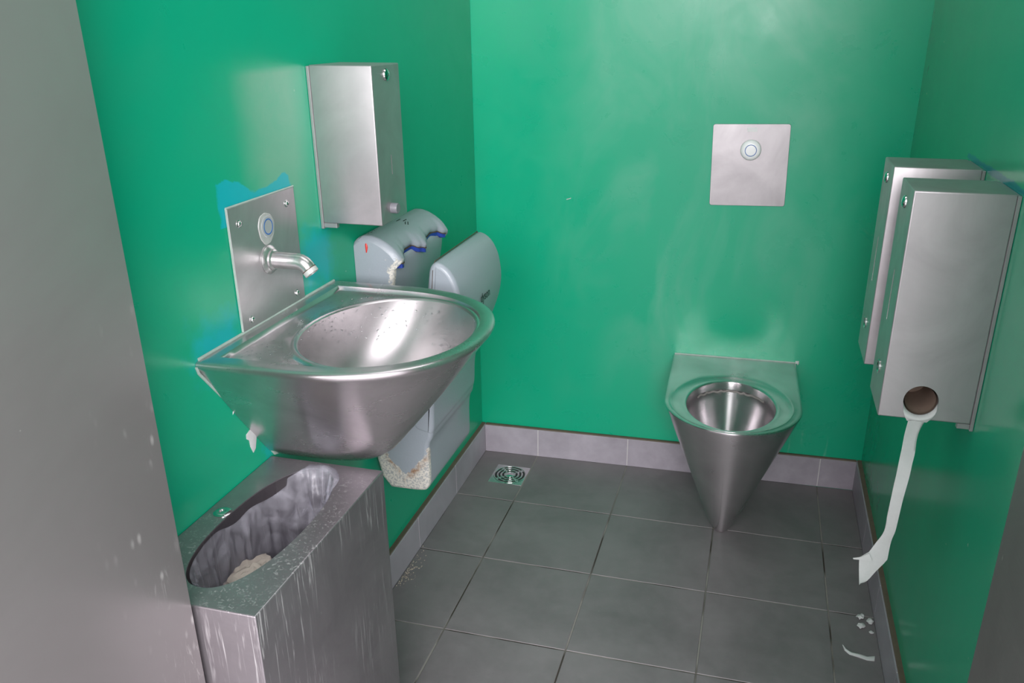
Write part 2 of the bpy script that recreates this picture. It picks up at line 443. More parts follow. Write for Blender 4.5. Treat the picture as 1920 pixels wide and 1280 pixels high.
def skirting(name, pa, pb, cuts, normal):
    """tiles from pa to pb split at distances cuts; normal points into the room"""
    bm = bmesh.new(); a = Vector((*pa, 0)); d = Vector((*pb, 0)) - a; L = d.length; d.normalize(); n = Vector((*normal, 0)).normalized()
    def blk(s0, s1, z0, z1, t0, t1, e, mat):
        def P(s, t, z): return a + d * s + n * t + Vector((0, 0, z))
        r0 = [P(s0, t0, z0), P(s1, t0, z0), P(s1, t1, z0), P(s0, t1, z0)]
        r1 = [P(s0, t0, z1 - e), P(s1, t0, z1 - e), P(s1, t1, z1 - e), P(s0, t1, z1 - e)]
        r2 = [P(s0 + e, t0, z1), P(s1 - e, t0, z1), P(s1 - e, t1 - e, z1), P(s0 + e, t1 - e, z1)]
        loft(bm, [r0, r1, r2], mat=mat)
    cs = [0] + [c for c in cuts if 0 < c < L] + [L]
    for s0, s1 in zip(cs[:-1], cs[1:]):
        blk(s0 + (0.0014 if s0 else 0), s1 - (0.0014 if s1 < L else 0), 0.0, H - 0.002, 0.0, 0.0148, 0.0012, 0)
    blk(0, L, 0.0, H - 0.0028, 0.0, 0.0139, 0.0002, 1)        # grout behind the joints
    blk(0, L, H - 0.003, H + 0.0010, 0.0, 0.0115, 0.0008, 2)    # brown joint on top
    return struct(name, bm, [M['skirt'], M['grout_pale'], M['joint']], smooth=False)
by = math.sqrt(1 + SB * SB)
skirting('baseboard_back', (XLS, yb(XLS, T)), (XRS, yb(XRS, T)), [(x - XLS) * by for x in (0, 0.3, 0.6, 0.9)], (SB, -1))
skirting('baseboard_left', (XL, yb(XL, T)), (XL, -1.2165), [0.308 + yb(XL, T), 0.608 + yb(XL, T), 0.908 + yb(XL, T), 1.208 + yb(XL, T)], (1, 0))
skirting('baseboard_right', (XR, yb(XR, T)), (XR, YF), [0.308 + yb(XR, T), 0.608 + yb(XR, T), 0.908 + yb(XR, T), 1.208 + yb(XR, T), 1.508 + yb(XR, T)], (-1, 0))

# doorway: front wall stubs, the open steel door leaf on the left and the steel jamb on the right
slab('wall_front', [(0.899, YF), (0.899, -1.78), (2.2, -1.78), (2.2, YF - 0.005), (XR + TH, YF - 0.005), (XR + TH, YF)], -0.02, CZ, M['ceiling'])
bm = bmesh.new(); bx(bm, XL - TH, -0.064, -1.69, YF, -0.02, CZ); struct('trim_1', bm, M['door'])
bm = bmesh.new(); bx(bm, -0.064, 0.897, -1.78, YF, 2.12, CZ); struct('trim_3', bm, M['door'])
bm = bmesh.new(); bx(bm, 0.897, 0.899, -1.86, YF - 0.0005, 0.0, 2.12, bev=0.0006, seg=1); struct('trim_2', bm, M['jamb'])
bm = bmesh.new(); bx(bm, -0.104, -0.063, -2.58, YF - 0.0005 - 0.05 + 0.05, 0.006, 2.11, bev=0.001); dr = struct('door_1', bm, M['door'])
bm = bmesh.new(); bx(bm, -3, 5, -7, -2.05, -0.05, -0.004); struct('ground', bm, M['ground'])
bm = bmesh.new(); bx(bm, -1.05, -0.95, -6, -1.70, -0.004, 2.7); struct('wall_light_blocker', bm, M['outer'])  # unseen wall added to keep light from the left off the right wall
bm = bmesh.new(); bx(bm, -0.95, XL - TH, -1.80, -1.70, -0.004, 2.7); struct('wall_light_blocker_end', bm, M['outer'])  # end piece of the added light-blocking wall

# ------------------------------------------------------------------ wash basin
def dcurve(xb, xf, hw, k=0.56, ex=2.25, nb=12, ns=10, nf=48):
    """D outline: straight back at x=xb, sides to the shoulder, rounded front to xf; same vertex count always"""
    xs_ = xb + (xf - xb) * (1 - k)
    pts = []
    for i in range(nb): pts.append((xb, hw - 2 * hw * i / nb))            # back edge +hw -> -hw
    for i in range(ns): pts.append((xb + (xs_ - xb) * i / ns, -hw))
    for i in range(nf):
        t = -PI / 2 + PI * i / nf; c, s = math.cos(t), math.sin(t)
        pts.append((xs_ + (xf - xs_) * abs(c) ** (2 / ex), hw * math.copysign(abs(s) ** (2 / ex), s)))
    for i in range(ns): pts.append((xs_ + (xb - xs_) * i / ns, hw))
    return pts
def ell(ref, cx, cy, a, b_):
    """ellipse sampled at the bearings of the reference outline"""
    out = []
    for x, y in ref:
        t = math.atan2((y - cy) / b_, (x - cx) / a); out.append((cx + a * math.cos(t), cy + b_ * math.sin(t)))
    return out
def mixr(A, B, t): return [(a[0] + (b_[0] - a[0]) * t, a[1] + (b_[1] - a[1]) * t) for a, b_ in zip(A, B)]
def z3(r, z): return [(x, y, z) for x, y in r]

def screw(name, c, axis, r, parent, mat='chrome', h=0.004):
    bm = bmesh.new(); lathe(bm, c, axis, [(r * 1.25, 0), (r * 1.25, 0.0007), (r, 0.001), (r * 0.92, h * 0.55), (r * 0.6, h * 0.92), (r * 0.3, h), (r * 0.28, h * 0.6)], 20)
    return obj(name, bm, M[mat], parent)

wb = empty('wash_basin', (XL, -1.148, 0), 0, 'brushed steel wall-hung wash basin with a D-shaped rim and oval bowl', 'basin')
ZT = 0.858
K = 0.62
def zd(f): return 0.600 + (0.842 - 0.600) * f
outer = []
outer.append(z3(dcurve(0.0005, 0.165, 0.030, K), 0.5965))
outer.append(z3(dcurve(0.0005, 0.188, 0.044, K), 0.598))
outer.append(z3(dcurve(0.0005, 0.199, 0.053, K), 0.604))
N = 12
for i in range(1, N + 1):
    f = i / N; bow = 0.004 * math.sin(PI * f)
    outer.append(z3(dcurve(0.0005, 0.204 + (0.398 - 0.204) * f + bow, 0.058 + (0.231 - 0.058) * f + bow, K), zd(f) if i < N else 0.842))
for xf, hw, z in ((0.4025, 0.2345, 0.846), (0.405, 0.2365, 0.851), (0.404, 0.236, 0.8555), (0.400, 0.2325, 0.858), (0.394, 0.227, 0.8588)):
    outer.append(z3(dcurve(0.0005, xf, hw, K), z))
bm = bmesh.new()
BC = (0.228, -0.010); BA, BB = 0.148, 0.179
ref = dcurve(0.0005, 0.394, 0.227, K)
flat = [z3(dcurve(0.004, 0.385, 0.216, K), 0.8588), z3(dcurve(0.022, 0.380, 0.203, K), 0.8575), z3(dcurve(0.026, 0.378, 0.200, K), 0.8505)]
E1 = ell(ref, BC[0], BC[1], BA + 0.010, BB + 0.012)
st = dcurve(0.029, 0.377, 0.198, K)
flat += [z3(st, 0.8490), z3(mixr(st, E1, 0.5), 0.8480), z3(mixr(st, E1, 0.93), 0.8488), z3(E1, 0.8535), z3(ell(ref, BC[0], BC[1], BA + 0.006, BB + 0.008), 0.8560), z3(ell(ref, BC[0], BC[1], BA + 0.002, BB + 0.003), 0.8555), z3(ell(ref, BC[0], BC[1], BA - 0.001, BB - 0.001), 0.852)]
rings = outer + flat
loft(bm, rings, True, False)
obj('shell', bm, M['steel_basin'], wb, ang=50)
bm = bmesh.new(); br = []
for f, z in ((0.995, 0.852), (0.985, 0.845), (0.96, 0.83), (0.90, 0.80), (0.81, 0.77), (0.68, 0.742), (0.50, 0.720), (0.30, 0.708), (0.12, 0.7045)):
    dz = 0.852 - z
    br.append(z3(ell(ref, BC[0] - dz * 0.42, BC[1] + dz * 0.05, BA * f, BB * f), z))
loft(bm, br, False, True)
obj('bowl', bm, M['steel_bowl'], wb, ang=60)
lathe_obj('drain_cover', (BC[0] - 0.062, BC[1] + 0.007, 0.7048), (0, 0, 1), [(0.024, 0), (0.024, 0.002), (0.020, 0.003), (0.006, 0.002)], M['chrome'], wb)
for (sy, sz_) in ((-0.160, 0.7775), (-0.083, 0.664)):
    yy = sy
    screw('screw', (0.0115, yy - 0.0045, sz_ - 0.002), (0.25, -0.85, -0.45), 0.0062, wb, h=0.004)
# line of old sealant along the wall edge
bm = bmesh.new()
path = [(0.001, -0.236, 0.851), (0.001, -0.232, 0.838), (0.001, -0.157, 0.742), (0.001, -0.100, 0.665), (0.001, -0.059, 0.606), (0.001, -0.035, 0.598)]
for a, c in zip(path[:-1], path[1:]):
    tube(bm, [a, c], [0.0026, 0.0026], 8)
tube(bm, [(0.001, -0.228, 0.8605), (0.001, 0.226, 0.8605)], [0.0026, 0.0026], 8)
obj('sealant', bm, M['seal'], wb)
# water drops in the bowl and on the deck
bm = bmesh.new(); random.seed(3)
def drop(p, r, n):
    nrm = Vector(n).normalized(); u, v, w = frame_axis(nrm); c = Vector(p)
    rr = [[c + w * (h * r) + u * (q * r * math.cos(2 * PI * i / 8)) + v * (q * r * math.sin(2 * PI * i / 8)) for i in range(8)] for q, h in ((1, -0.1), (0.85, 0.25), (0.45, 0.45))]
    loft(bm, rr, False, True)
for _ in range(230):
    f = random.random() ** 0.6; z = 0.76 + 0.088 * f; t = random.uniform(0.2 * PI, 1.75 * PI)
    lev = [(0.995, 0.852), (0.985, 0.845), (0.96, 0.83), (0.90, 0.80), (0.81, 0.77), (0.68, 0.742)]
    for (fa, za), (fb, zb_) in zip(lev[:-1], lev[1:]):
        if zb_ <= z <= za: s = fb + (fa - fb) * (z - zb_) / (za - zb_)
    dz = 0.852 - z
    x = BC[0] - dz * 0.42 + BA * s * math.cos(t); y = BC[1] + BB * s * math.sin(t)
    drop((x, y, z), random.uniform(0.0009, 0.0028), (-math.cos(t), -math.sin(t), 0.6))
for _ in range(70):
    x = random.uniform(0.03, 0.10); y = random.uniform(-0.18, 0.18)
    drop((x, y, 0.8483), random.uniform(0.001, 0.003), (0, 0, 1))
b_ = NB('water'); b_.set('Base Color', (0.9, 0.95, 0.95, 1)); b_.set('Roughness', 0.03); b_.set('Transmission Weight', 1.0); b_.set('IOR', 1.33)
wd = obj('water_drops', bm, b_.m, wb); tag(wd, 'clear water drops', kind='stuff')

# ------------------------------------------------------------------ tap on its plate
tp = empty('sensor_tap', (XL, -1.149, 0.968), 0, 'steel wall plate with sensor and short chrome spout above the basin', 'tap')
box_obj('plate', (0.0002, 0.003, -0.103, 0.1065, -0.106, 0.106), M['steel_tap'], tp, 0.0008, 1)
for y, z in ((-0.0755, 0.0762), (0.0760, 0.081), (0.0785, -0.089), (-0.0742, -0.091)):
    screw('screw', (0.003, y, z), (1, 0, 0), 0.0052, tp, h=0.0045)
bm = bmesh.new(); rr = []
for q, h in ((1.0, 0.0003), (0.985, 0.0010), (0.94, 0.0013)):
    ring = []
    for i in range(72):
        t = 2 * PI * i / 72; R = (0.0265 + 0.0008 * math.sin(3 * t + 1) + 0.0004 * math.sin(9 * t)) * q
        z = R * math.sin(t) * (1.05 - 0.07 * math.sin(t)); ring.append((0.0028 + h, 0.003 + R * math.cos(t) * 0.95, 0.053 + z))
    rr.append(ring)
loft(bm, rr); obj('scale_halo', bm, M['halo'], tp)
sn = lathe_obj('sensor', (0.0030, 0.006, 0.054), (1, 0, 0), [(0.0195, 0), (0.0195, 0.0018), (0.0175, 0.0026)], M['lens'], tp, 40)
bm = bmesh.new(); torus(bm, (0.0056, 0.006, 0.054), (1, 0, 0), 0.0132, 0.0011, 40, 6, flat=0.4); obj('blue_ring', bm, M['blue'], sn)
SZ = -0.004
lathe_obj('collar', (0.003, 0.0, SZ), (1, 0, 0), [(0.0255, 0), (0.0260, 0.002), (0.0225, 0.006), (0.0190, 0.0075), (0.0188, 0.011), (0.0160, 0.013)], M['limed'], tp, 36)
bm = bmesh.new()
sp_pts = [(0.004, 0, SZ), (0.058, 0, SZ), (0.066, 0, SZ - 0.0008), (0.072, 0, SZ - 0.0040), (0.0765, 0, SZ - 0.0085), (0.0800, 0, SZ - 0.0130)]
tube(bm, sp_pts, [0.0148, 0.0145, 0.0143, 0.0140, 0.0136, 0.0132], 28); spo = obj('spout', bm, M['limed'], tp)
bm = bmesh.new(); ax = Vector((0.62, 0, -0.78)).normalized(); c = Vector((0.0798, 0, SZ - 0.0127))
lathe(bm, c, ax, [(0.0133, 0.001), (0.0136, 0.002), (0.0136, 0.0085), (0.0125, 0.0095), (0.0095, 0.0095), (0.0090, 0.006)], 28); obj('aerator', bm, M['halo'], tp)
bm = bmesh.new(); lathe(bm, c, ax, [(0.0137, -0.0005), (0.0137, 0.001)], 28, cap0=True); obj('seal_ring', bm, M['seam'], tp)
bm = bmesh.new(); lathe(bm, c, ax, [(0.0088, 0.0062), (0.0088, 0.0066)], 20); obj('aerator_mesh', bm, M['dark'], tp)
bm = bmesh.new()
tube(bm, [(0.002, -0.1045, -0.104), (0.002, -0.1045, 0.107), (0.002, -0.1035, 0.1075)], [0.0016] * 3, 6)
tube(bm, [(0.002, -0.104, 0.1072), (0.002, 0.107, 0.1072)], [0.0018] * 2, 6)
obj('sealant', bm, M['seal'], tp)

# ------------------------------------------------------------------ box dispensers
def dispenser(root, dep, wid, hei, lock, slot, hole, mat, knob=False, roll=None):
    """local frame: wall at x=0, box out to x=dep, y centred, z from 0 up. lock/slot/hole heights on the outer face"""
    bm = bmesh.new(); bx(bm, 0.006, dep, -wid / 2, wid / 2, 0, hei, bev=0.0022, seg=3)
    body = obj('body', bm, mat, root)
    cs = []
    z0, z1, w = slot; bm = bmesh.new()
    prism(bm, [(0, p[0], p[1]) for p in stadium(0, (z0 + z1) / 2, w, z1 - z0)], (1, 0, 0), dep - 0.012, dep + 0.01); cs.append(bm)
    if hole is not None:
        bm = bmesh.new(); prism(bm, [(0, p[0], p[1]) for p in stadium(0, hole, 0.017, 0.0175)], (1, 0, 0), dep - 0.015, dep + 0.01); cs.append(bm)
    if roll:
        bm = bmesh.new(); s = roll[2]; lathe(bm, (roll[0], s * (wid / 2 + 0.01), roll[1]), (0, -s, 0), [(0.0275, 0), (0.0275, 0.115)], 40); cs.append(bm)
    cut(body, cs)
    bm = bmesh.new(); prism(bm, [(0, p[0], p[1]) for p in stadium(0, (z0 + z1) / 2, w * 1.02, z1 - z0)], (1, 0, 0), dep - 0.0045, dep - 0.0035); obj('slot', bm, M['dark'], root)  # dark plate set in the pocket to paint the slot's inner shade
    # folded edge line and wall flange
    box_obj('wall_flange', (0.0003, 0.0062, -wid / 2 - 0.001, wid / 2 + 0.001, -0.012, hei - 0.002), mat, root, 0.0008, 1)
    return body
def lock_part(root, dep, z, y=0.0, r=0.0105):
    bm = bmesh.new(); lathe(bm, (dep, y, z), (1, 0, 0), [(r, -0.0005), (r, 0.0015), (r * 0.85, 0.004), (r * 0.45, 0.0058), (r * 0.2, 0.006), (r * 0.18, 0.003)], 28)
    return obj('lock', bm, M['chrome'], root)
def tab(root, y0, y1, d, mat):
    bm = bmesh.new(); bx(bm, 0.0062, d, y0, y1, -0.0095, -0.0002, bev=0.0008, seg=1); return obj('mounting_tab', bm, mat, root)

sd = empty('soap_dispenser', (XL, -0.888, 0.987), 0, 'tall steel soap dispenser box on the left wall above the hand dryer', 'dispenser')
dispenser(sd, 0.132, 0.124, 0.295, None, (0.090, 0.128, 0.0028), None, M['steel_box'])
lock_part(sd, 0.132, 0.276, -0.001, 0.0115)
bm = bmesh.new(); lathe(bm, (0.132, -0.012, 0.026), (1, 0, 0), [(0.0105, -0.0005), (0.0105, 0.012), (0.0095, 0.0135), (0.002, 0.0135)], 28); obj('push_button', bm, M['knob'], sd)
tab(sd, -0.061, -0.050, 0.034, M['steel_box'])

def paper_holder(y, label, roll):
    r = empty('toilet_roll_holder', (XR, y, 0.728), PI, label, 'dispenser', 'steel toilet roll holders on the right wall')
    dispenser(r, 0.1525, 0.126, 0.384, None, (0.152, 0.242, 0.007), 0.067, M['steel_box'], roll=roll)
    lock_part(r, 0.1525, 0.355, 0.0, 0.0105)
    bm = bmesh.new(); lathe(bm, (0.1525, 0, 0.067), (1, 0, 0), [(0.0125, -0.0003), (0.0125, 0.0016), (0.0105, 0.002), (0.0090, 0.0006), (0.0088, -0.004)], 28, cap0=False, cap1=False); obj('viewing_ring', bm, M['chrome'], r)
    tab(r, 0.052, 0.0625, 0.026, M['steel_box'])
    return r
# roll hole is on the face that looks at the doorway (local +y after the half turn)
near = paper_holder(-0.965, 'steel toilet roll holder nearer the doorway, with paper hanging from its round hole', (0.0885, 0.034, 1))
far = paper_holder(-0.725, 'steel toilet roll holder nearer the back wall, without hanging paper', None)

# ------------------------------------------------------------------ toilet paper in the near holder
YP = -1.028
tpz = empty('toilet_paper', (0.9325, YP, 0.762), 0, 'toilet roll end with a long torn strip of paper hanging from the near holder', 'toilet paper')
bm = bmesh.new(); lathe(bm, (0, 0.006, 0), (0, 1, 0), [(0.0268, 0), (0.0268, 0.10), (0.0245, 0.10), (0.0245, 0.0)], 36, cap0=False, cap1=False)
lathe(bm, (0, 0.098, 0), (0, 1, 0), [(0.0245, 0), (0.0245, 0.001)], 36)
obj('core', bm, M['core'], tpz)
def ribbon(name, Ls, Rs, yfun, parent, thick=0.0006, cols=6, mat='paper', ncr=0.0012, seed=0):
    """sheet between two outlines given as (x,z); yfun(i,t) gives the standoff"""
    bm = bmesh.new(); rows = []
    n = len(Ls)
    for i in range(n):
        row = []
        for k in range(cols + 1):
            t = k / cols; x = Ls[i][0] + (Rs[i][0] - Ls[i][0]) * t; z = Ls[i][1] + (Rs[i][1] - Ls[i][1]) * t
            y = yfun(i / (n - 1), t) + ncr * noise.noise(Vector((x * 90, z * 40, seed)))
            row.append(Vector((x, y, z)))
        rows.append(row)
    V = [[bm.verts.new(p) for p in r] for r in rows]; W = [[bm.verts.new(p + Vector((0, thick, 0))) for p in r] for r in rows]
    for i in range(n - 1):
        for k in range(cols):
            bm.faces.new((V[i][k], V[i][k + 1], V[i + 1][k + 1], V[i + 1][k])); bm.faces.new((W[i][k], W[i + 1][k], W[i + 1][k + 1], W[i][k + 1]))
        for A, k in ((0, 0), (0, cols)):
            bm.faces.new((V[i][k], V[i + 1][k], W[i + 1][k], W[i][k]))
    for i in (0, n - 1):
        for k in range(cols): bm.faces.new((V[i][k], V[i][k + 1], W[i][k + 1], W[i][k]))
    return obj(name, bm, M[mat], parent, ang=80)
# collar of paper folded out of the hole: half ring under the hole down to the lower edge of the box
bm = bmesh.new(); rows = []
lip = []
for k in range(17):
    t = -PI * (0.02 + 0.96 * k / 16); lip.append((0.0268 * math.cos(t), 0.0268 * math.sin(t)))
for s in range(7):
    u = s / 6; row = []
    for k in range(17):
        q = k / 16
        tx = 0.0155 - 0.031 * q + (-0.001); tz = -0.0375
        # bulge outwards between lip and bottom
        x = lip[k][0] * (1 - u) + (tx) * u + math.copysign(0.0035 * math.sin(PI * u), lip[k][0]) * (abs(lip[k][0]) / 0.027)
        z = lip[k][1] * (1 - u) + tz * u
        y = -0.0012 - 0.0045 * math.sin(PI * min(1, u * 1.0)) + (0.004 if s == 0 else 0)
        row.append((x, y, z))
    rows.append(row)
V = [[bm.verts.new(p) for p in r] for r in rows]; W = [[bm.verts.new((p[0], p[1] + 0.0005, p[2])) for p in r] for r in rows]
for i in range(6):
    for k in range(16):
        bm.faces.new((V[i][k], V[i][k + 1], V[i + 1][k + 1], V[i + 1][k])); bm.faces.new((W[i][k], W[i + 1][k], W[i + 1][k + 1], W[i][k + 1]))
obj('paper_fold', bm, M['paper'], tpz)
OX, OZ = 0.9325, 0.762
L = [(0.9170, 0.7265), (0.9160, 0.708), (0.9156, 0.692), (0.9153, 0.664), (0.9144, 0.6376), (0.9128, 0.5953), (0.9118, 0.567), (0.9112, 0.5402), (0.9110, 0.5042), (0.9022, 0.4782), (0.8924, 0.4538), (0.8774, 0.4400), (0.8794, 0.42), (0.8819, 0.4014), (0.8843, 0.3834)]
R_ = [(0.9460, 0.7290), (0.9402, 0.711), (0.9381, 0.692), (0.9384, 0.6634), (0.9365, 0.640), (0.9346, 0.6176), (0.9315, 0.5865), (0.9294, 0.547), (0.9283, 0.511), (0.9255, 0.4862), (0.9249, 0.4449), (0.9200, 0.4336), (0.9107, 0.4173), (0.8976, 0.3915), (0.8875, 0.3850)]
def resample(P, m=5):
    out = []
    for i in range(len(P) - 1):
        p0, p1, p2, p3 = P[max(i - 1, 0)], P[i], P[i + 1], P[min(i + 2, len(P) - 1)]
        for k in range(m):
            t = k / m; out.append(tuple(0.5 * (2 * p1[q] + (p2[q] - p0[q]) * t + (2 * p0[q] - 5 * p1[q] + 4 * p2[q] - p3[q]) * t * t + (3 * p1[q] - p0[q] - 3 * p2[q] + p3[q]) * t ** 3) for q in (0, 1)))
    return out + [P[-1]]
L = resample(L[:11], 5) + resample(L[11:], 3); R_ = resample(R_[:11], 5) + resample(R_[11:], 3)
ribbon('strip', [(x - OX, z - OZ) for x, z in L], [(x - OX, z - OZ) for x, z in R_],
       lambda i, t: -0.004 + 0.004 * math.sin(9 * i) + 0.006 * (t - 0.5) * math.sin(6 * i + 1), tpz)
# torn tongue at the strip's lower left corner
bm = bmesh.new(); prism(bm, [(0.8924 - OX, -0.0035, 0.4538 - OZ), (0.880 - OX, -0.0030, 0.4435 - OZ), (0.8663 - OX, -0.0025, 0.4385 - OZ), (0.8675 - OX, -0.0025, 0.4362 - OZ), (0.8776 - OX, -0.003, 0.4370 - OZ), (0.900 - OX, -0.004, 0.438 - OZ)], (0, 1, 0), 0, 0.0006)
obj('torn_corner', bm, M['paper'], tpz)

# ------------------------------------------------------------------ flush plate
fx = 0.605
fp = empty('flush_plate', (fx, yb(fx, T), 0.983), SKEW - PI / 2, 'square brushed steel flush plate with round white button on the back wall', 'flush plate')
# local +x points out of the wall, local +y to the right in the picture
def plate(bm, w, h, r, x0, x1, rot=0.0, n=5):
    pts = []
    for cx_, cy_, a0 in ((w / 2 - r, h / 2 - r, 0), (-w / 2 + r, h / 2 - r, PI / 2), (-w / 2 + r, -h / 2 + r, PI), (w / 2 - r, -h / 2 + r, 1.5 * PI)):
        for i in range(n + 1):
            a = a0 + PI / 2 * i / n; pts.append((cx_ + r * math.cos(a), cy_ + r * math.sin(a)))
    pts = [(p[0] * math.cos(rot) - p[1] * math.sin(rot), p[0] * math.sin(rot) + p[1] * math.cos(rot)) for p in pts]
    e = 0.0006
    loft(bm, [[(x0, p[0], p[1]) for p in pts], [(x1 - e, p[0], p[1]) for p in pts], [(x1, p[0] * (1 - 2 * e / w), p[1] * (1 - 2 * e / h)) for p in pts]])
bm = bmesh.new(); plate(bm, 0.208, 0.225, 0.006, 0.0003, 0.0035, 0.022); obj('plate', bm, M['steel_plate'], fp)
bt = lathe_obj('button', (0.0035, 0.0005, 0.043), (1, 0, 0), [(0.0275, 0), (0.0283, 0.003), (0.0275, 0.008), (0.0235, 0.0125), (0.0180, 0.0145), (0.010, 0.0150), (0.002, 0.0152)], M['white'], fp, 48)
bm = bmesh.new(); torus(bm, (0.0187, 0.0005, 0.043), (1, 0, 0), 0.0152, 0.0009, 44, 6, flat=0.5); obj('blue_ring', bm, M['blue'], bt)
bm = bmesh.new()
for zz in (0.1005, 0.0945):
    bx(bm, 0.0034, 0.0037, -0.0135, 0.0135, zz - 0.0022, zz + 0.0022)
lg = obj('maker_mark', bm, M['logo'], fp, smooth=False)

# ------------------------------------------------------------------ toilet
tx = 0.6115
tl = empty('toilet', (tx, yb(tx, T), 0.0), SKEW - PI / 2, 'conical stainless steel toilet without seat against the back wall', 'toilet')
KT = 0.36
ZR = 0.403
rings = [z3(dcurve(0.0005, 0.325, 0.030, KT, 2.0), 0.001), z3(dcurve(0.0005, 0.345, 0.040, KT, 2.0), 0.0015), z3(dcurve(0.0005, 0.352, 0.0445, KT, 2.0), 0.010), z3(dcurve(0.0005, 0.354, 0.0455, KT, 2.0), 0.0135), z3(dcurve(0.0005, 0.3545, 0.0475, KT, 2.0), 0.0145)]
for i in range(1, 13):
    f_ = i / 12; z = 0.0145 + (0.396 - 0.0145) * f_
    rings.append(z3(dcurve(0.0005, 0.3545 + (0.521 - 0.3545) * f_, 0.0475 + (0.1805 - 0.0475) * f_, KT, 2.0), z))
rings += [z3(dcurve(0.0005, 0.522, 0.1815, KT, 2.0), 0.3995), z3(dcurve(0.0005, 0.5215, 0.181, KT, 2.0), 0.4022), z3(dcurve(0.0005, 0.519, 0.1785, KT, 2.0), ZR)]
ref = dcurve(0.0005, 0.519, 0.1785, KT, 2.0)
TC = (0.333, -0.004)
def te(a, b_): return ell(ref, TC[0], TC[1], a, b_)
base = dcurve(0.010, 0.515, 0.1745, KT, 2.0)
G1 = te(0.182, 0.163)
rings += [z3(base, ZR), z3(mixr(base, G1, 0.9), ZR), z3(G1, ZR + 0.0005), z3(te(0.178, 0.158), ZR - 0.0015), z3(te(0.171, 0.150), ZR - 0.005), z3(te(0.165, 0.128), ZR - 0.0055),
          z3(te(0.162, 0.121), ZR - 0.0052), z3(te(0.1585, 0.1185), ZR - 0.007), z3(te(0.157, 0.117), ZR - 0.011), z3(te(0.157, 0.117), ZR - 0.030)]
bm = bmesh.new(); loft(bm, rings, True, False); obj('shell', bm, M['steel_toilet'], tl, ang=40)
bm = bmesh.new(); rr = []
for a, b_, z, dx in ((0.157, 0.117, ZR - 0.030, 0), (0.163, 0.122, ZR - 0.034, 0), (0.161, 0.121, ZR - 0.06, 0.0), (0.150, 0.112, ZR - 0.10, -0.006), (0.132, 0.097, ZR - 0.145, -0.014), (0.105, 0.076, ZR - 0.19, -0.028), (0.072, 0.052, ZR - 0.225, -0.045), (0.035, 0.03, ZR - 0.24, -0.055)):
    rr.append([(x + dx, y, z) for x, y in te(a, b_)])
loft(bm, rr, False, True); obj('bowl', bm, M['steel_toilet'], tl, ang=60)
bm = bmesh.new()                                   # lime residue under the rear lip
for k in range(60):
    t = PI + (k / 59 - 0.5) * 1.7; r1 = 1.0; h = 0.004 + 0.006 * abs(noise.noise(Vector((k * 0.16, 0, 2)))) * 2
    p = (TC[0] + 0.1605 * math.cos(t), TC[1] + 0.1195 * math.sin(t)); drop((p[0], p[1], ZR - 0.033 - h * 0.7), 0.0034, (-math.cos(t), -math.sin(t), 0.1))
# (residue is one uneven deposit)
obj('lime_deposit', bm, M['lime'], tl)
bm = bmesh.new()
tube(bm, [(0.0012, -0.179, ZR + 0.0012), (0.0012, 0.179, ZR + 0.0012)], [0.0022] * 2, 8)
obj('sealant', bm, M['seal'], tl)

# ------------------------------------------------------------------ waste bin
X0, X1, Y0, Y1, ZB = XL + 0.0003, 0.029, YF + 0.008, -1.218, 0.607
wbn = empty('waste_bin', (0, 0, 0), 0, 'rectangular stainless steel waste bin with an oval opening below the basin', 'bin')
bm = bmesh.new(); bx(bm, X0, X1, Y0, Y1, 0.0006, ZB, bev=0.0022, seg=3)
bb = obj('body', bm, M['steel_bin'], wbn)
c1 = bmesh.new(); bx(c1, X0 + 0.0025, X1 - 0.0025, Y0 + 0.0025, Y1 - 0.0025, 0.004, ZB - 0.0022)
OC, OA, OB = (-0.084, -1.418), 0.0705, 0.176
def oval(a, b_, n=64, ex=2.25):
    r = []
    for i in range(n):
        t = 2 * PI * i / n; c, s = math.cos(t), math.sin(t)
        r.append((OC[0] + a * math.copysign(abs(c) ** (2 / ex), c), OC[1] + b_ * math.copysign(abs(s) ** (2 / ex), s)))
    return r
c2 = bmesh.new(); prism(c2, [(x, y, 0) for x, y in oval(OA, OB)], (0, 0, 1), ZB - 0.02, ZB + 0.02)
cut(bb, [c1, c2])
lathe_obj('lock', (-0.168, -1.413, ZB), (0, 0, 1), [(0.0150, -0.0004), (0.0150, 0.0010), (0.0125, 0.0026), (0.0085, 0.0040), (0.0055, 0.0034), (0.0035, 0.0012), (0.002, 0.0010)], M['chrome'], wbn, 32)

# bin liner: thin crumpled film hanging in the opening and draped over its far end
lb = NB('liner_film'); co = lb.coord()
lb.set('Base Color', (0.74, 0.73, 0.82, 1)); lb.set('Roughness', 0.26); lb.set('Specular IOR Level', 0.7); lb.set('Coat Weight', 0.4); lb.set('Coat Roughness', 0.1)
tr = lb.n.new('ShaderNodeBsdfTransparent'); tr.inputs[0].default_value = (0.93, 0.93, 0.97, 1); mx = lb.n.new('ShaderNodeMixShader')
dens = lb.rng(lb.noise(co, 13, 4, 0.6, 1.5), 0.35, 0.7, 0.10, 0.36)
lb.l.new(dens, mx.inputs[0]); lb.l.new(tr.outputs[0], mx.inputs[1]); lb.l.new(lb.b.outputs[0], mx.inputs[2]); lb.l.new(mx.outputs[0], lb.out.inputs[0])
lb.bump(lb.noise(co, 24, 3, 0.5, 2.5), 0.35, 0.004)
M['film'] = lb.m
bm = bmesh.new(); NTH, NV = 200, 34; rows = []
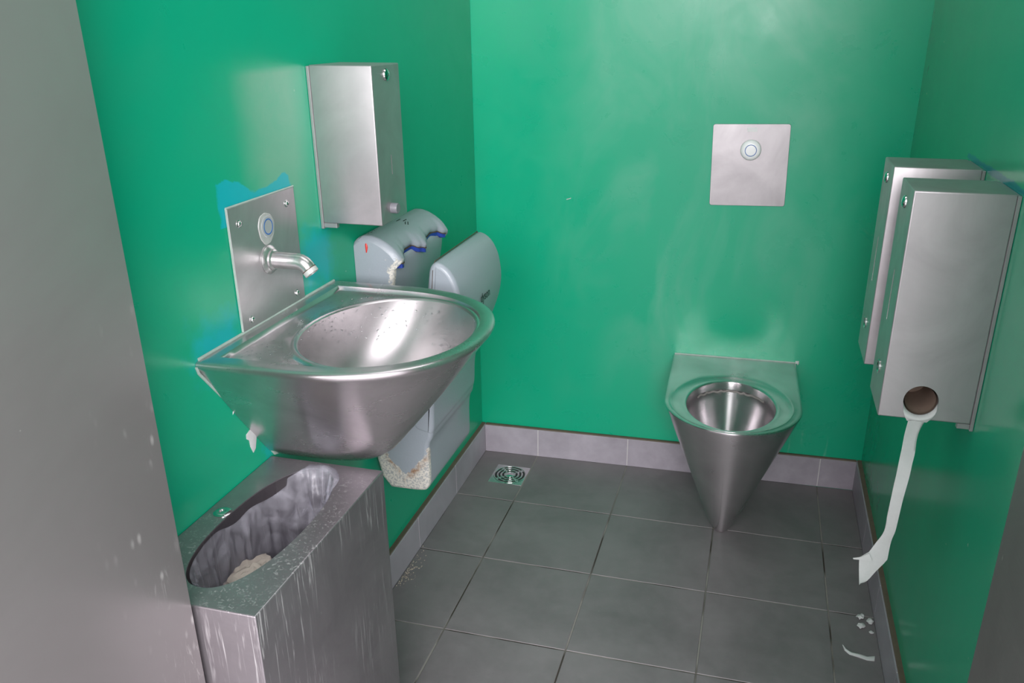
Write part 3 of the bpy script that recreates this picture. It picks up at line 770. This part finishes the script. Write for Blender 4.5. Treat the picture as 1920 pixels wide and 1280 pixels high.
for j in range(NV):
    row = []
    for i in range(NTH):
        t = 2 * PI * i / NTH; c, s = math.cos(t), math.sin(t)
        far_ = max(0.0, min(1.0, (s - 0.50) / 0.28)); far_ = far_ * far_ * (3 - 2 * far_)
        far_ *= max(0, min(1, (c + 0.62) / 0.35))
        v = j / (NV - 1)
        # gather on the wall side
        gth = math.exp(-((t - 3.10) / 0.16) ** 2)
        sag = 0.024 * max(0, -c) * math.exp(-((t - 2.45) / 0.5) ** 2) + 0.012 * gth
        if v < 0.14 and far_ > 0.01:
            u = v / 0.14
            rad = 1.0 + far_ * (0.10 * (1 - u) - 0.055 * u); z = ZB + far_ * (0.0016 + 0.0035 * math.sin(PI * u)) - (1 - far_) * (0.004 + 0.006 * u)
            if far_ < 1: rad = rad * far_ + 0.955 * (1 - far_) - 0.0
        else:
            u = (v - 0.14) / 0.86 if v > 0.14 else 0
            rad = 0.955 - 0.10 * u - 0.035 * math.sin(PI * u); z = ZB - 0.010 - 0.26 * u - sag * (1 - u)
            if v < 0.14: z = ZB - 0.004 - 0.006 * v / 0.14 - sag * 1.0
        w = 0.9 * min(1, max(0, v - 0.05) * 5)
        nn = noise.noise(Vector((c * 3.2, s * 3.2, z * 10))) * 0.16 + noise.noise(Vector((c * 7, s * 7, z * 9))) * 0.05
        ridge = (1 - min(1, 2.6 * abs(noise.noise(Vector((c * 3.0 + z * 8, s * 3.0, 5.0)))))) ** 3 * 0.10
        for tk, zk, A in ((2.95, ZB - 0.030, 0.10), (1.15, ZB - 0.045, 0.09), (4.6, ZB - 0.03, 0.05)):
            du = ((t - tk + PI) % (2 * PI) - PI) * 0.13; dz_ = z - zk; dd = math.hypot(du, dz_); ridge += A * math.exp(-dd / 0.035) * (0.6 + 0.6 * math.cos(7 * math.atan2(dz_, du) + tk))
        ray_ = 0.05 * gth * math.cos(t * 60) * (1 - min(1, u)) 
        rad += -abs(nn) * w - ridge * w * 0.9 + ray_ * w
        x = OC[0] + OA * rad * math.copysign(abs(c) ** (2 / 2.25), c); y = OC[1] + OB * (1 + (rad - 1) * 0.75) * math.copysign(abs(s) ** (2 / 2.25), s)
        z += 0.0012 * noise.noise(Vector((x * 120, y * 120, 0))) * (1 if far_ > .5 and v < .14 else 0)
        row.append((x, y, z))
    rows.append(row)
loft(bm, rows, False, False)
ln = obj('bin_liner', bm, M['film'], None, ang=180)
tag(ln, 'clear plastic bin liner hanging in the oval opening of the steel bin', 'bin liner')

def crumple(name, c, r, mat, seed, flat=0.6, label=None, cat=None, group=None, sub=3, amp=0.5, fr=2.0, stretch=(1, 1)):
    bm = bmesh.new(); bmesh.ops.create_icosphere(bm, subdivisions=sub, radius=1)
    for v in bm.verts:
        n_ = noise.noise(v.co * fr + Vector((seed, seed * 2.3, 0))) + 0.5 * abs(noise.noise(v.co * fr * 2.7 + Vector((0, seed, 1))))
        v.co *= 1 + amp * n_
        v.co.x *= stretch[0]; v.co.y *= stretch[1]; v.co.z *= flat
    mz = min(v.co.z for v in bm.verts)
    for v in bm.verts: v.co = v.co * r; v.co.z -= mz * r
    o = obj(name, bm, mat, None, ang=20); o.location = c
    return tag(o, label, cat, group)
crumple('paper_towel', (-0.108, -1.445, 0.470), 0.045, M['towel'], 4.2, 0.55, 'crumpled beige paper towel lying inside the steel bin liner', 'paper towel', sub=4, amp=0.55, fr=1.6, stretch=(0.8, 1.25))
crumple('paper_waste', (-0.09, -1.44, 0.330), 0.078, M['towel'], 9.1, 0.9, 'heap of used paper deep in the waste bin', 'waste', sub=4, amp=0.3, fr=2.0, stretch=(0.62, 1.5))
# box under the towel keeps it up: the heap reaches it

# ------------------------------------------------------------------ hand dryer
DY0, DW = -0.822, 0.303
dg = empty('hand_dryer', (XL, DY0 + DW / 2, 0.318), 0, 'grey plastic hands-in air dryer on the left wall between basin and corner', 'hand dryer')
def chaikin(p, n=2):
    for _ in range(n):
        q = []
        for i, a in enumerate(p):
            c = p[(i + 1) % len(p)]
            q += [(a[0] * .78 + c[0] * .22, a[1] * .78 + c[1] * .22), (a[0] * .22 + c[0] * .78, a[1] * .22 + c[1] * .78)]
        p = q
    return p
def inset(p, d):
    A = sum(p[i][0] * p[(i + 1) % len(p)][1] - p[(i + 1) % len(p)][0] * p[i][1] for i in range(len(p)))
    s = 1 if A > 0 else -1; out = []
    for i in range(len(p)):
        a, b_, c = Vector(p[i - 1]), Vector(p[i]), Vector(p[(i + 1) % len(p)])
        t = (c - a)
        if t.length < 1e-9: out.append(p[i]); continue
        t.normalize(); n_ = Vector((-t.y, t.x)) * s
        q = b_ + n_ * d; out.append((max(q.x, 0.0006), q.y))
    return out
def extrude_round(name, prof, w0, w1, r, mat, parent, steps=5, ang=50):
    bm = bmesh.new(); rr = []
    for k in range(steps + 1):
        a = PI / 2 * k / steps; rr.append((w0 + r * (1 - math.sin(a)), r * (1 - math.cos(a))))
    rr = rr[::-1]
    rings = [[(x, y, z) for x, z in inset(prof, d)] for y, d in rr]
    rings2 = [[(x, w0 + w1 - y, z) for x, z in inset(prof, d)] for y, d in rr[::-1]]
    loft(bm, rings + rings2); return obj(name, bm, mat, parent, ang=ang)
# shell material with worn patches
b = NB('dryer_grey'); co = b.coord(); o = b.xyz(co)
w1 = b.rng(b.noise(co, 38, 5, 0.65), 0.25, 0.75, -0.016, 0.016)
w2 = b.rng(b.noise(co, 16, 5, 0.6), 0.25, 0.75, -0.03, 0.03)
side = b.math('LESS_THAN', o[1], -DW / 2 + 0.016)
patch = b.mul(side, b.box(o[0], 0.076, 0.135, 0.003, w1), b.box(o[2], 0.484, 0.562, 0.003, w1))
edge = b.math('ADD', 0.082, w2)
edge = b.math('ADD', edge, b.rng(b.math('ABSOLUTE', b.math('SUBTRACT', o[0], 0.085)), 0.0, 0.06, -0.045, 0.035))
low = b.mul(side, b.math('DIVIDE', b.math('SUBTRACT', edge, o[2]), 0.002, clamp=True))
mask = b.math('MAXIMUM', patch, low)
spk = b.rng(b.noise(co, 210, 3, 0.6), 0.46, 0.6)
worn = b.mix(b.mul(spk, 0.65), (0.62, 0.59, 0.53, 1), (0.22, 0.25, 0.28, 1))
rust = b.mul(b.rng(b.math('ABSOLUTE', b.math('SUBTRACT', b.math('SUBTRACT', edge, o[2]), 0.012)), 0.0, 0.024, 1, 0), b.rng(b.noise(co, 30, 3), 0.42, 0.6))
worn = b.mix(b.mul(rust, b.math('LESS_THAN', o[2], 0.15), 0.85), worn, (0.26, 0.115, 0.035, 1))
base_ = b.mix(b.rng(b.noise(co, 9, 3), 0.3, 0.7, 0, 0.25), (0.31, 0.345, 0.385, 1), (0.28, 0.315, 0.35, 1))
b.set('Base Color', b.mix(mask, base_, worn)); b.set('Roughness', b.rng(mask, 0, 1, 0.33, 0.85)); b.set('Specular IOR Level', 0.5); b.bump(b.math('ADD', b.mul(mask, -1.0), b.mul(spk, 0.2)), 0.2, 0.002)
M['dryer'] = b.m
Zs = 0.318
bodyP = [(0.0006, 0.0), (0.128, 0.0), (0.141, 0.012), (0.144, 0.03), (0.145, 0.125), (0.160, 0.150), (0.160, 0.270), (0.125, 0.285), (0.088, 0.287), (0.060, 0.300), (0.056, 0.350), (0.068, 0.440), (0.083, 0.500), (0.090, 0.540), (0.088, 0.562), (0.060, 0.580), (0.0006, 0.590)]
bodyP = [(x, z) for x, z in bodyP]
hw = DW / 2
extrude_round('body', chaikin(bodyP, 2), -hw, hw, 0.010, M['dryer'], dg)
frontP = [(0.105, 0.262), (0.105, 0.165), (0.148, 0.152), (0.1615, 0.158), (0.1640, 0.235), (0.178, 0.290), (0.215, 0.360), (0.236, 0.420), (0.2415, 0.465), (0.2345, 0.515), (0.220, 0.545), (0.204, 0.560), (0.188, 0.566), (0.178, 0.562), (0.170, 0.550), (0.166, 0.520), (0.152, 0.430), (0.130, 0.320)]
extrude_round('front_cover', chaikin(frontP, 2), -hw - 0.0007, hw + 0.0007, 0.011, M['dryer'], dg)
# seam of the front cover (its own dark gap, a narrow strip on side and top)
bm = bmesh.new()
seam = [(0.1815, 0.5652), (0.1800, 0.548), (0.1770, 0.515), (0.170, 0.440), (0.160, 0.360)]
for s in (-1, 1):
    for a, c in zip(seam[:-1], seam[1:]):
        tube(bm, [(a[0], s * (hw + 0.0002 - (0.010 if a is seam[0] else 0.0)), a[1]), (c[0], s * (hw + 0.0002), c[1])], [0.0011] * 2, 6)
tube(bm, [(0.1820, -hw + 0.010, 0.5665), (0.1820, hw - 0.010, 0.5665)], [0.0011] * 2, 6)
obj('seam', bm, M['seam'], dg)
# rear hood with the two scalloped hand recesses
def lipx(t):
    pts = [(0.0, 0.108), (0.07, 0.108), (0.15, 0.095), (0.24, 0.088), (0.36, 0.088), (0.45, 0.100), (0.50, 0.107), (0.55, 0.101), (0.63, 0.090), (0.76, 0.087), (0.87, 0.091), (0.94, 0.103), (1.0, 0.107)]
    for i in range(len(pts) - 1):
        if pts[i][0] <= t <= pts[i + 1][0]:
            a, b_ = pts[i], pts[i + 1]; u = (t - a[0]) / (b_[0] - a[0]); u = u * u * (3 - 2 * u); return a[1] + (b_[1] - a[1]) * u
    return pts[-1][1]
topc = [(0.0, 0.600), (0.08, 0.608), (0.2, 0.614), (0.35, 0.614), (0.5, 0.609), (0.65, 0.600), (0.8, 0.587), (0.9, 0.575), (0.97, 0.565), (1.05, 0.550)]
def topz(u):
    for a, b_ in zip(topc[:-1], topc[1:]):
        if a[0] <= u <= b_[0]: return a[1] + (b_[1] - a[1]) * (u - a[0]) / (b_[0] - a[0])
    return topc[-1][1]
def section(t, shrink=0.0):
    """closed hood section at width fraction t: over the top, lip, back underneath"""
    lx = lipx(t); out = []
    dip = 1.0
    for k in range(21):
        u = k / 20; xx = lx * u; zz = topz(xx / 0.114)
        zz -= 0.010 * max(0, (xx - (lx - 0.022)) / 0.022) ** 2 * min(1, max(0, 0.116 - lx) / 0.02)
        out.append((xx, zz))
    zl = out[-1][1]
    out += [(lx - 0.0015, zl - 0.007), (lx - 0.006, zl - 0.010), (lx - 0.014, zl - 0.010)]
    out += [(0.045, 0.545), (0.030, 0.440), (0.0006, 0.430)]
    if shrink:
        cx_, cz_ = 0.04, 0.55
        out = [(max(0.0006, x - shrink * (1 if x > 0.02 else 0)), z - (shrink if z > 0.55 else 0)) for x, z in out]
    out[0] = (0.0006, out[0][1])
    return out
bm = bmesh.new(); rings = []
NT = 72
for k in range(NT + 1):
    t = k / NT; y = -hw + DW * t
    d = min(t, 1 - t) * DW; r_ = 0.010
    sh = r_ - math.sqrt(max(0, r_ * r_ - (r_ - d) ** 2)) if d < r_ else 0
    rings.append([(x, y - 0.0004 if t < .5 else y + 0.0004, z) for x, z in section(t, sh)])
loft(bm, rings); obj('hood', bm, M['dryer'], dg, ang=60)
bm = bmesh.new(); rr = []
for k in range(NT + 1):
    t = 0.045 + 0.91 * k / NT; y = -hw + DW * t; lx = lipx(t); zl = section(t)[20][1]
    rr.append([(lx - 0.022, y, zl - 0.009), (lx - 0.0035, y, zl - 0.009), (lx - 0.0030, y, zl - 0.0195), (lx - 0.022, y, zl - 0.021)])
loft(bm, rr); obj('blue_trim', bm, M['trim_blue'], dg, ang=40)
bm = bmesh.new(); rr = []
for k in range(NT + 1):
    t = 0.045 + 0.91 * k / NT; y = -hw + DW * t; lx = lipx(t); zl = section(t)[20][1]
    rr.append([(lx - 0.02, y, zl - 0.0085), (lx - 0.0012, y, zl - 0.0085), (lx - 0.0012, y, zl - 0.0105), (lx - 0.02, y, zl - 0.0105)])
loft(bm, rr); obj('lip_seam', bm, M['seam'], dg, ang=40)
# printed marks
Mt = Matrix(((0, 0, 1, 0.2432), (1, 0, 0, hw - 0.303 + 0.160 ), (0, 1, 0, 0.447), (0, 0, 0, 1)))
text_mesh('lettering', 'dyson', 0.030, M['ink'], dg, Matrix.Translation((0.2418, 0.012, 0.449)) @ Matrix(((0, 0, 1, 0), (1, 0, 0, 0), (0, 1, 0, 0), (0, 0, 0, 1))) @ Matrix.Diagonal((0.95, 1.0, 1, 1)))
# hood top: maker name near the wall and two small hand signs
zt = lambda x, t: 0.0008
def on_hood(x, y):
    return topz(x / 0.114)
text_mesh('lettering', 'dyson', 0.022, M['ink'], dg, Matrix.Translation((0.020, -hw + 0.045, 0.6125)) @ Matrix.Rotation(math.radians(-14), 4, 'Y') @ Matrix.Rotation(PI / 2, 4, 'Z') @ Matrix.Diagonal((1, 1, 1, 1)))
bm = bmesh.new()
for (xa, ya, xb_, yb2) in ((0.036, 0.000, 0.036, 0.020), (0.047, 0.012, 0.047, 0.030), (0.058, -0.002, 0.052, 0.012), (0.062, 0.004, 0.056, 0.018)):
    za = on_hood(xa, ya); zb2 = on_hood(xb_, yb2); tube(bm, [(xa, ya, za + 0.0002), ((xa + xb_) / 2, (ya + yb2) / 2, (za + zb2) / 2 + 0.0003), (xb_, yb2, zb2 + 0.0002)], [0.0011] * 3, 6)
obj('hand_signs', bm, M['ink'], dg)
bm = bmesh.new()
pts = [(0.030, -hw - 0.0008 + 0.0115, 0.6030), (0.030, -hw + 0.0035, 0.5985), (0.031, -hw - 0.0002, 0.590), (0.030, -hw - 0.0004, 0.578)]
tube(bm, pts, [0.0045, 0.0042, 0.0030, 0.0012], 8); obj('pen_mark', bm, M['red'], dg)

# ------------------------------------------------------------------ floor drain
fd = empty('floor_drain', (-0.0555, -0.157, 0.0), 0, 'small square steel floor drain with ring slots in the back left corner', 'drain')
bm = bmesh.new(); plate_pts = []
bx(bm, -0.0565, 0.0535, -0.058, 0.058, -0.006, 0.0009, bev=0.0005, seg=1)
pl = obj('plate', bm, M['steel_toilet'], fd)
pl.location = (0, 0, 0)
bm = bmesh.new()
for R in (0.022, 0.034, 0.0455):
    for q in range(4):
        torus(bm, (0.0, 0, 0.0009), (0, 0, 1), R, 0.0030, 14, 8, a0=PI / 4 + q * PI / 2 + 0.13, a1=PI / 4 + (q + 1) * PI / 2 - 0.13, flat=0.35)
obj('slots', bm, M['dark'], fd)
bm = bmesh.new()
for R in (0.0165, 0.028, 0.040, 0.0515):
    torus(bm, (0, 0, 0.0010), (0, 0, 1), R, 0.0022, 48, 8, flat=0.65)
lathe(bm, (0, 0, 0.0010), (0, 0, 1), [(0.0155, -0.0005), (0.0140, 0.0008), (0.004, 0.0012)], 32)
obj('grate_rings', bm, M['chrome'], fd)

# ------------------------------------------------------------------ paper litter on the floor
G = 'crumpled tissue bits on the floor'
for (x, y, r, sd_, lab) in ((0.974, -0.617, 0.0085, 1.0, 'crumpled white tissue bit by right skirting, farthest left one of the cluster'),
                            (1.0005 - 0.006, -0.629, 0.0080, 2.7, 'rounded white tissue bit touching the right skirting'),
                            (0.973, -0.650, 0.0085, 5.2, 'creased white tissue bit nearest the doorway side of the left pair'),
                            (0.994, -0.668, 0.0045, 7.7, 'tiniest white tissue crumb, nearest the doorway in the cluster')):
    crumple('tissue_bit', (x, y, 0.0003), r, M['paper'], sd_, 0.45, lab, 'litter', G, sub=2, amp=0.7, fr=1.8)
bm = bmesh.new(); Lp = [(1581, 1210), (1586, 1222), (1595, 1231), (1610, 1236), (1626, 1241), (1640, 1241)]
La = [(0.9245, -0.729), (0.928, -0.748), (0.938, -0.759), (0.955, -0.763), (0.975, -0.769), (0.991, -0.768)]
Ra = [(0.9250, -0.730), (0.933, -0.744), (0.944, -0.750), (0.960, -0.753), (0.977, -0.756), (0.9935, -0.752)]
V = []
for k, (a, c) in enumerate(zip(La, Ra)):
    h = 0.0012 + 0.0015 * (k % 2)
    V.append([(a[0], a[1], h), ((a[0] + c[0]) / 2, (a[1] + c[1]) / 2, h + 0.002), (c[0], c[1], h), (c[0], c[1], 0.0005), ((a[0] + c[0]) / 2, (a[1] + c[1]) / 2, 0.0005), (a[0], a[1], 0.0005)])
loft(bm, V); tag(obj('paper_strip', bm, M['paper'], None), 'thin curved strip of white paper on the floor by the right wall', 'litter')

# scraps stuck to walls
def scrap(pts, frame, label, t=0.0012):
    bm = bmesh.new(); n_ = Vector(frame[1]); P = [Vector(frame[0](a, c)) for a, c in pts]
    cc = sum(P, Vector()) / len(P)
    loft(bm, [[p + n_ * 0.0002 for p in P], [p + n_ * t for p in P], [cc + (p - cc) * 0.6 + n_ * (t * 1.8) for p in P]])
    return tag(obj('paper_scrap', bm, M['paper'], None), label, 'paper scrap')
lw = (lambda y, z: (XL, y, z), (1, 0, 0))
scrap([(-1.283, 0.682), (-1.268, 0.687), (-1.252, 0.683), (-1.255, 0.664), (-1.262, 0.645), (-1.270, 0.640), (-1.276, 0.655), (-1.277, 0.668), (-1.284, 0.674)], lw, 'torn white paper scrap on the left wall under the basin')
scrap([(-1.309, 0.751), (-1.304, 0.744), (-1.304, 0.738), (-1.311, 0.734), (-1.309, 0.741)], lw, 'tiny white paper scrap on the left wall beside upper basin screw', 0.0008)
bw = (lambda x, z: (x, yb(x, T), z), (0, -1, 0))
scrap([(0.792, 0.410), (0.802, 0.411), (0.803, 0.403), (0.799, 0.396), (0.797, 0.402), (0.791, 0.402)], bw, 'white scrap on back wall at the toilet\'s right rear corner', 0.003)  # sealant remnant, built like the paper scraps
scrap([(0.0855, 0.8645), (0.0985, 0.8690), (0.0995, 0.8715), (0.0860, 0.8672)], bw, 'short white paper sliver on the back wall left of flush plate', 0.0008)

# grit along the left skirting
bm = bmesh.new(); random.seed(11)
for _ in range(120):
    y = random.gauss(-0.715, 0.035); x = XLS + 0.004 + abs(random.gauss(0, 0.014)); r = random.uniform(0.0004, 0.0011)
    bx(bm, x - r, x + r, y - r, y + r, 0.0001, r * 1.4)
tag(obj('grit', bm, M['grit'], None, smooth=False), 'pale grit scattered on the floor along the left skirting', 'grit', kind='stuff')
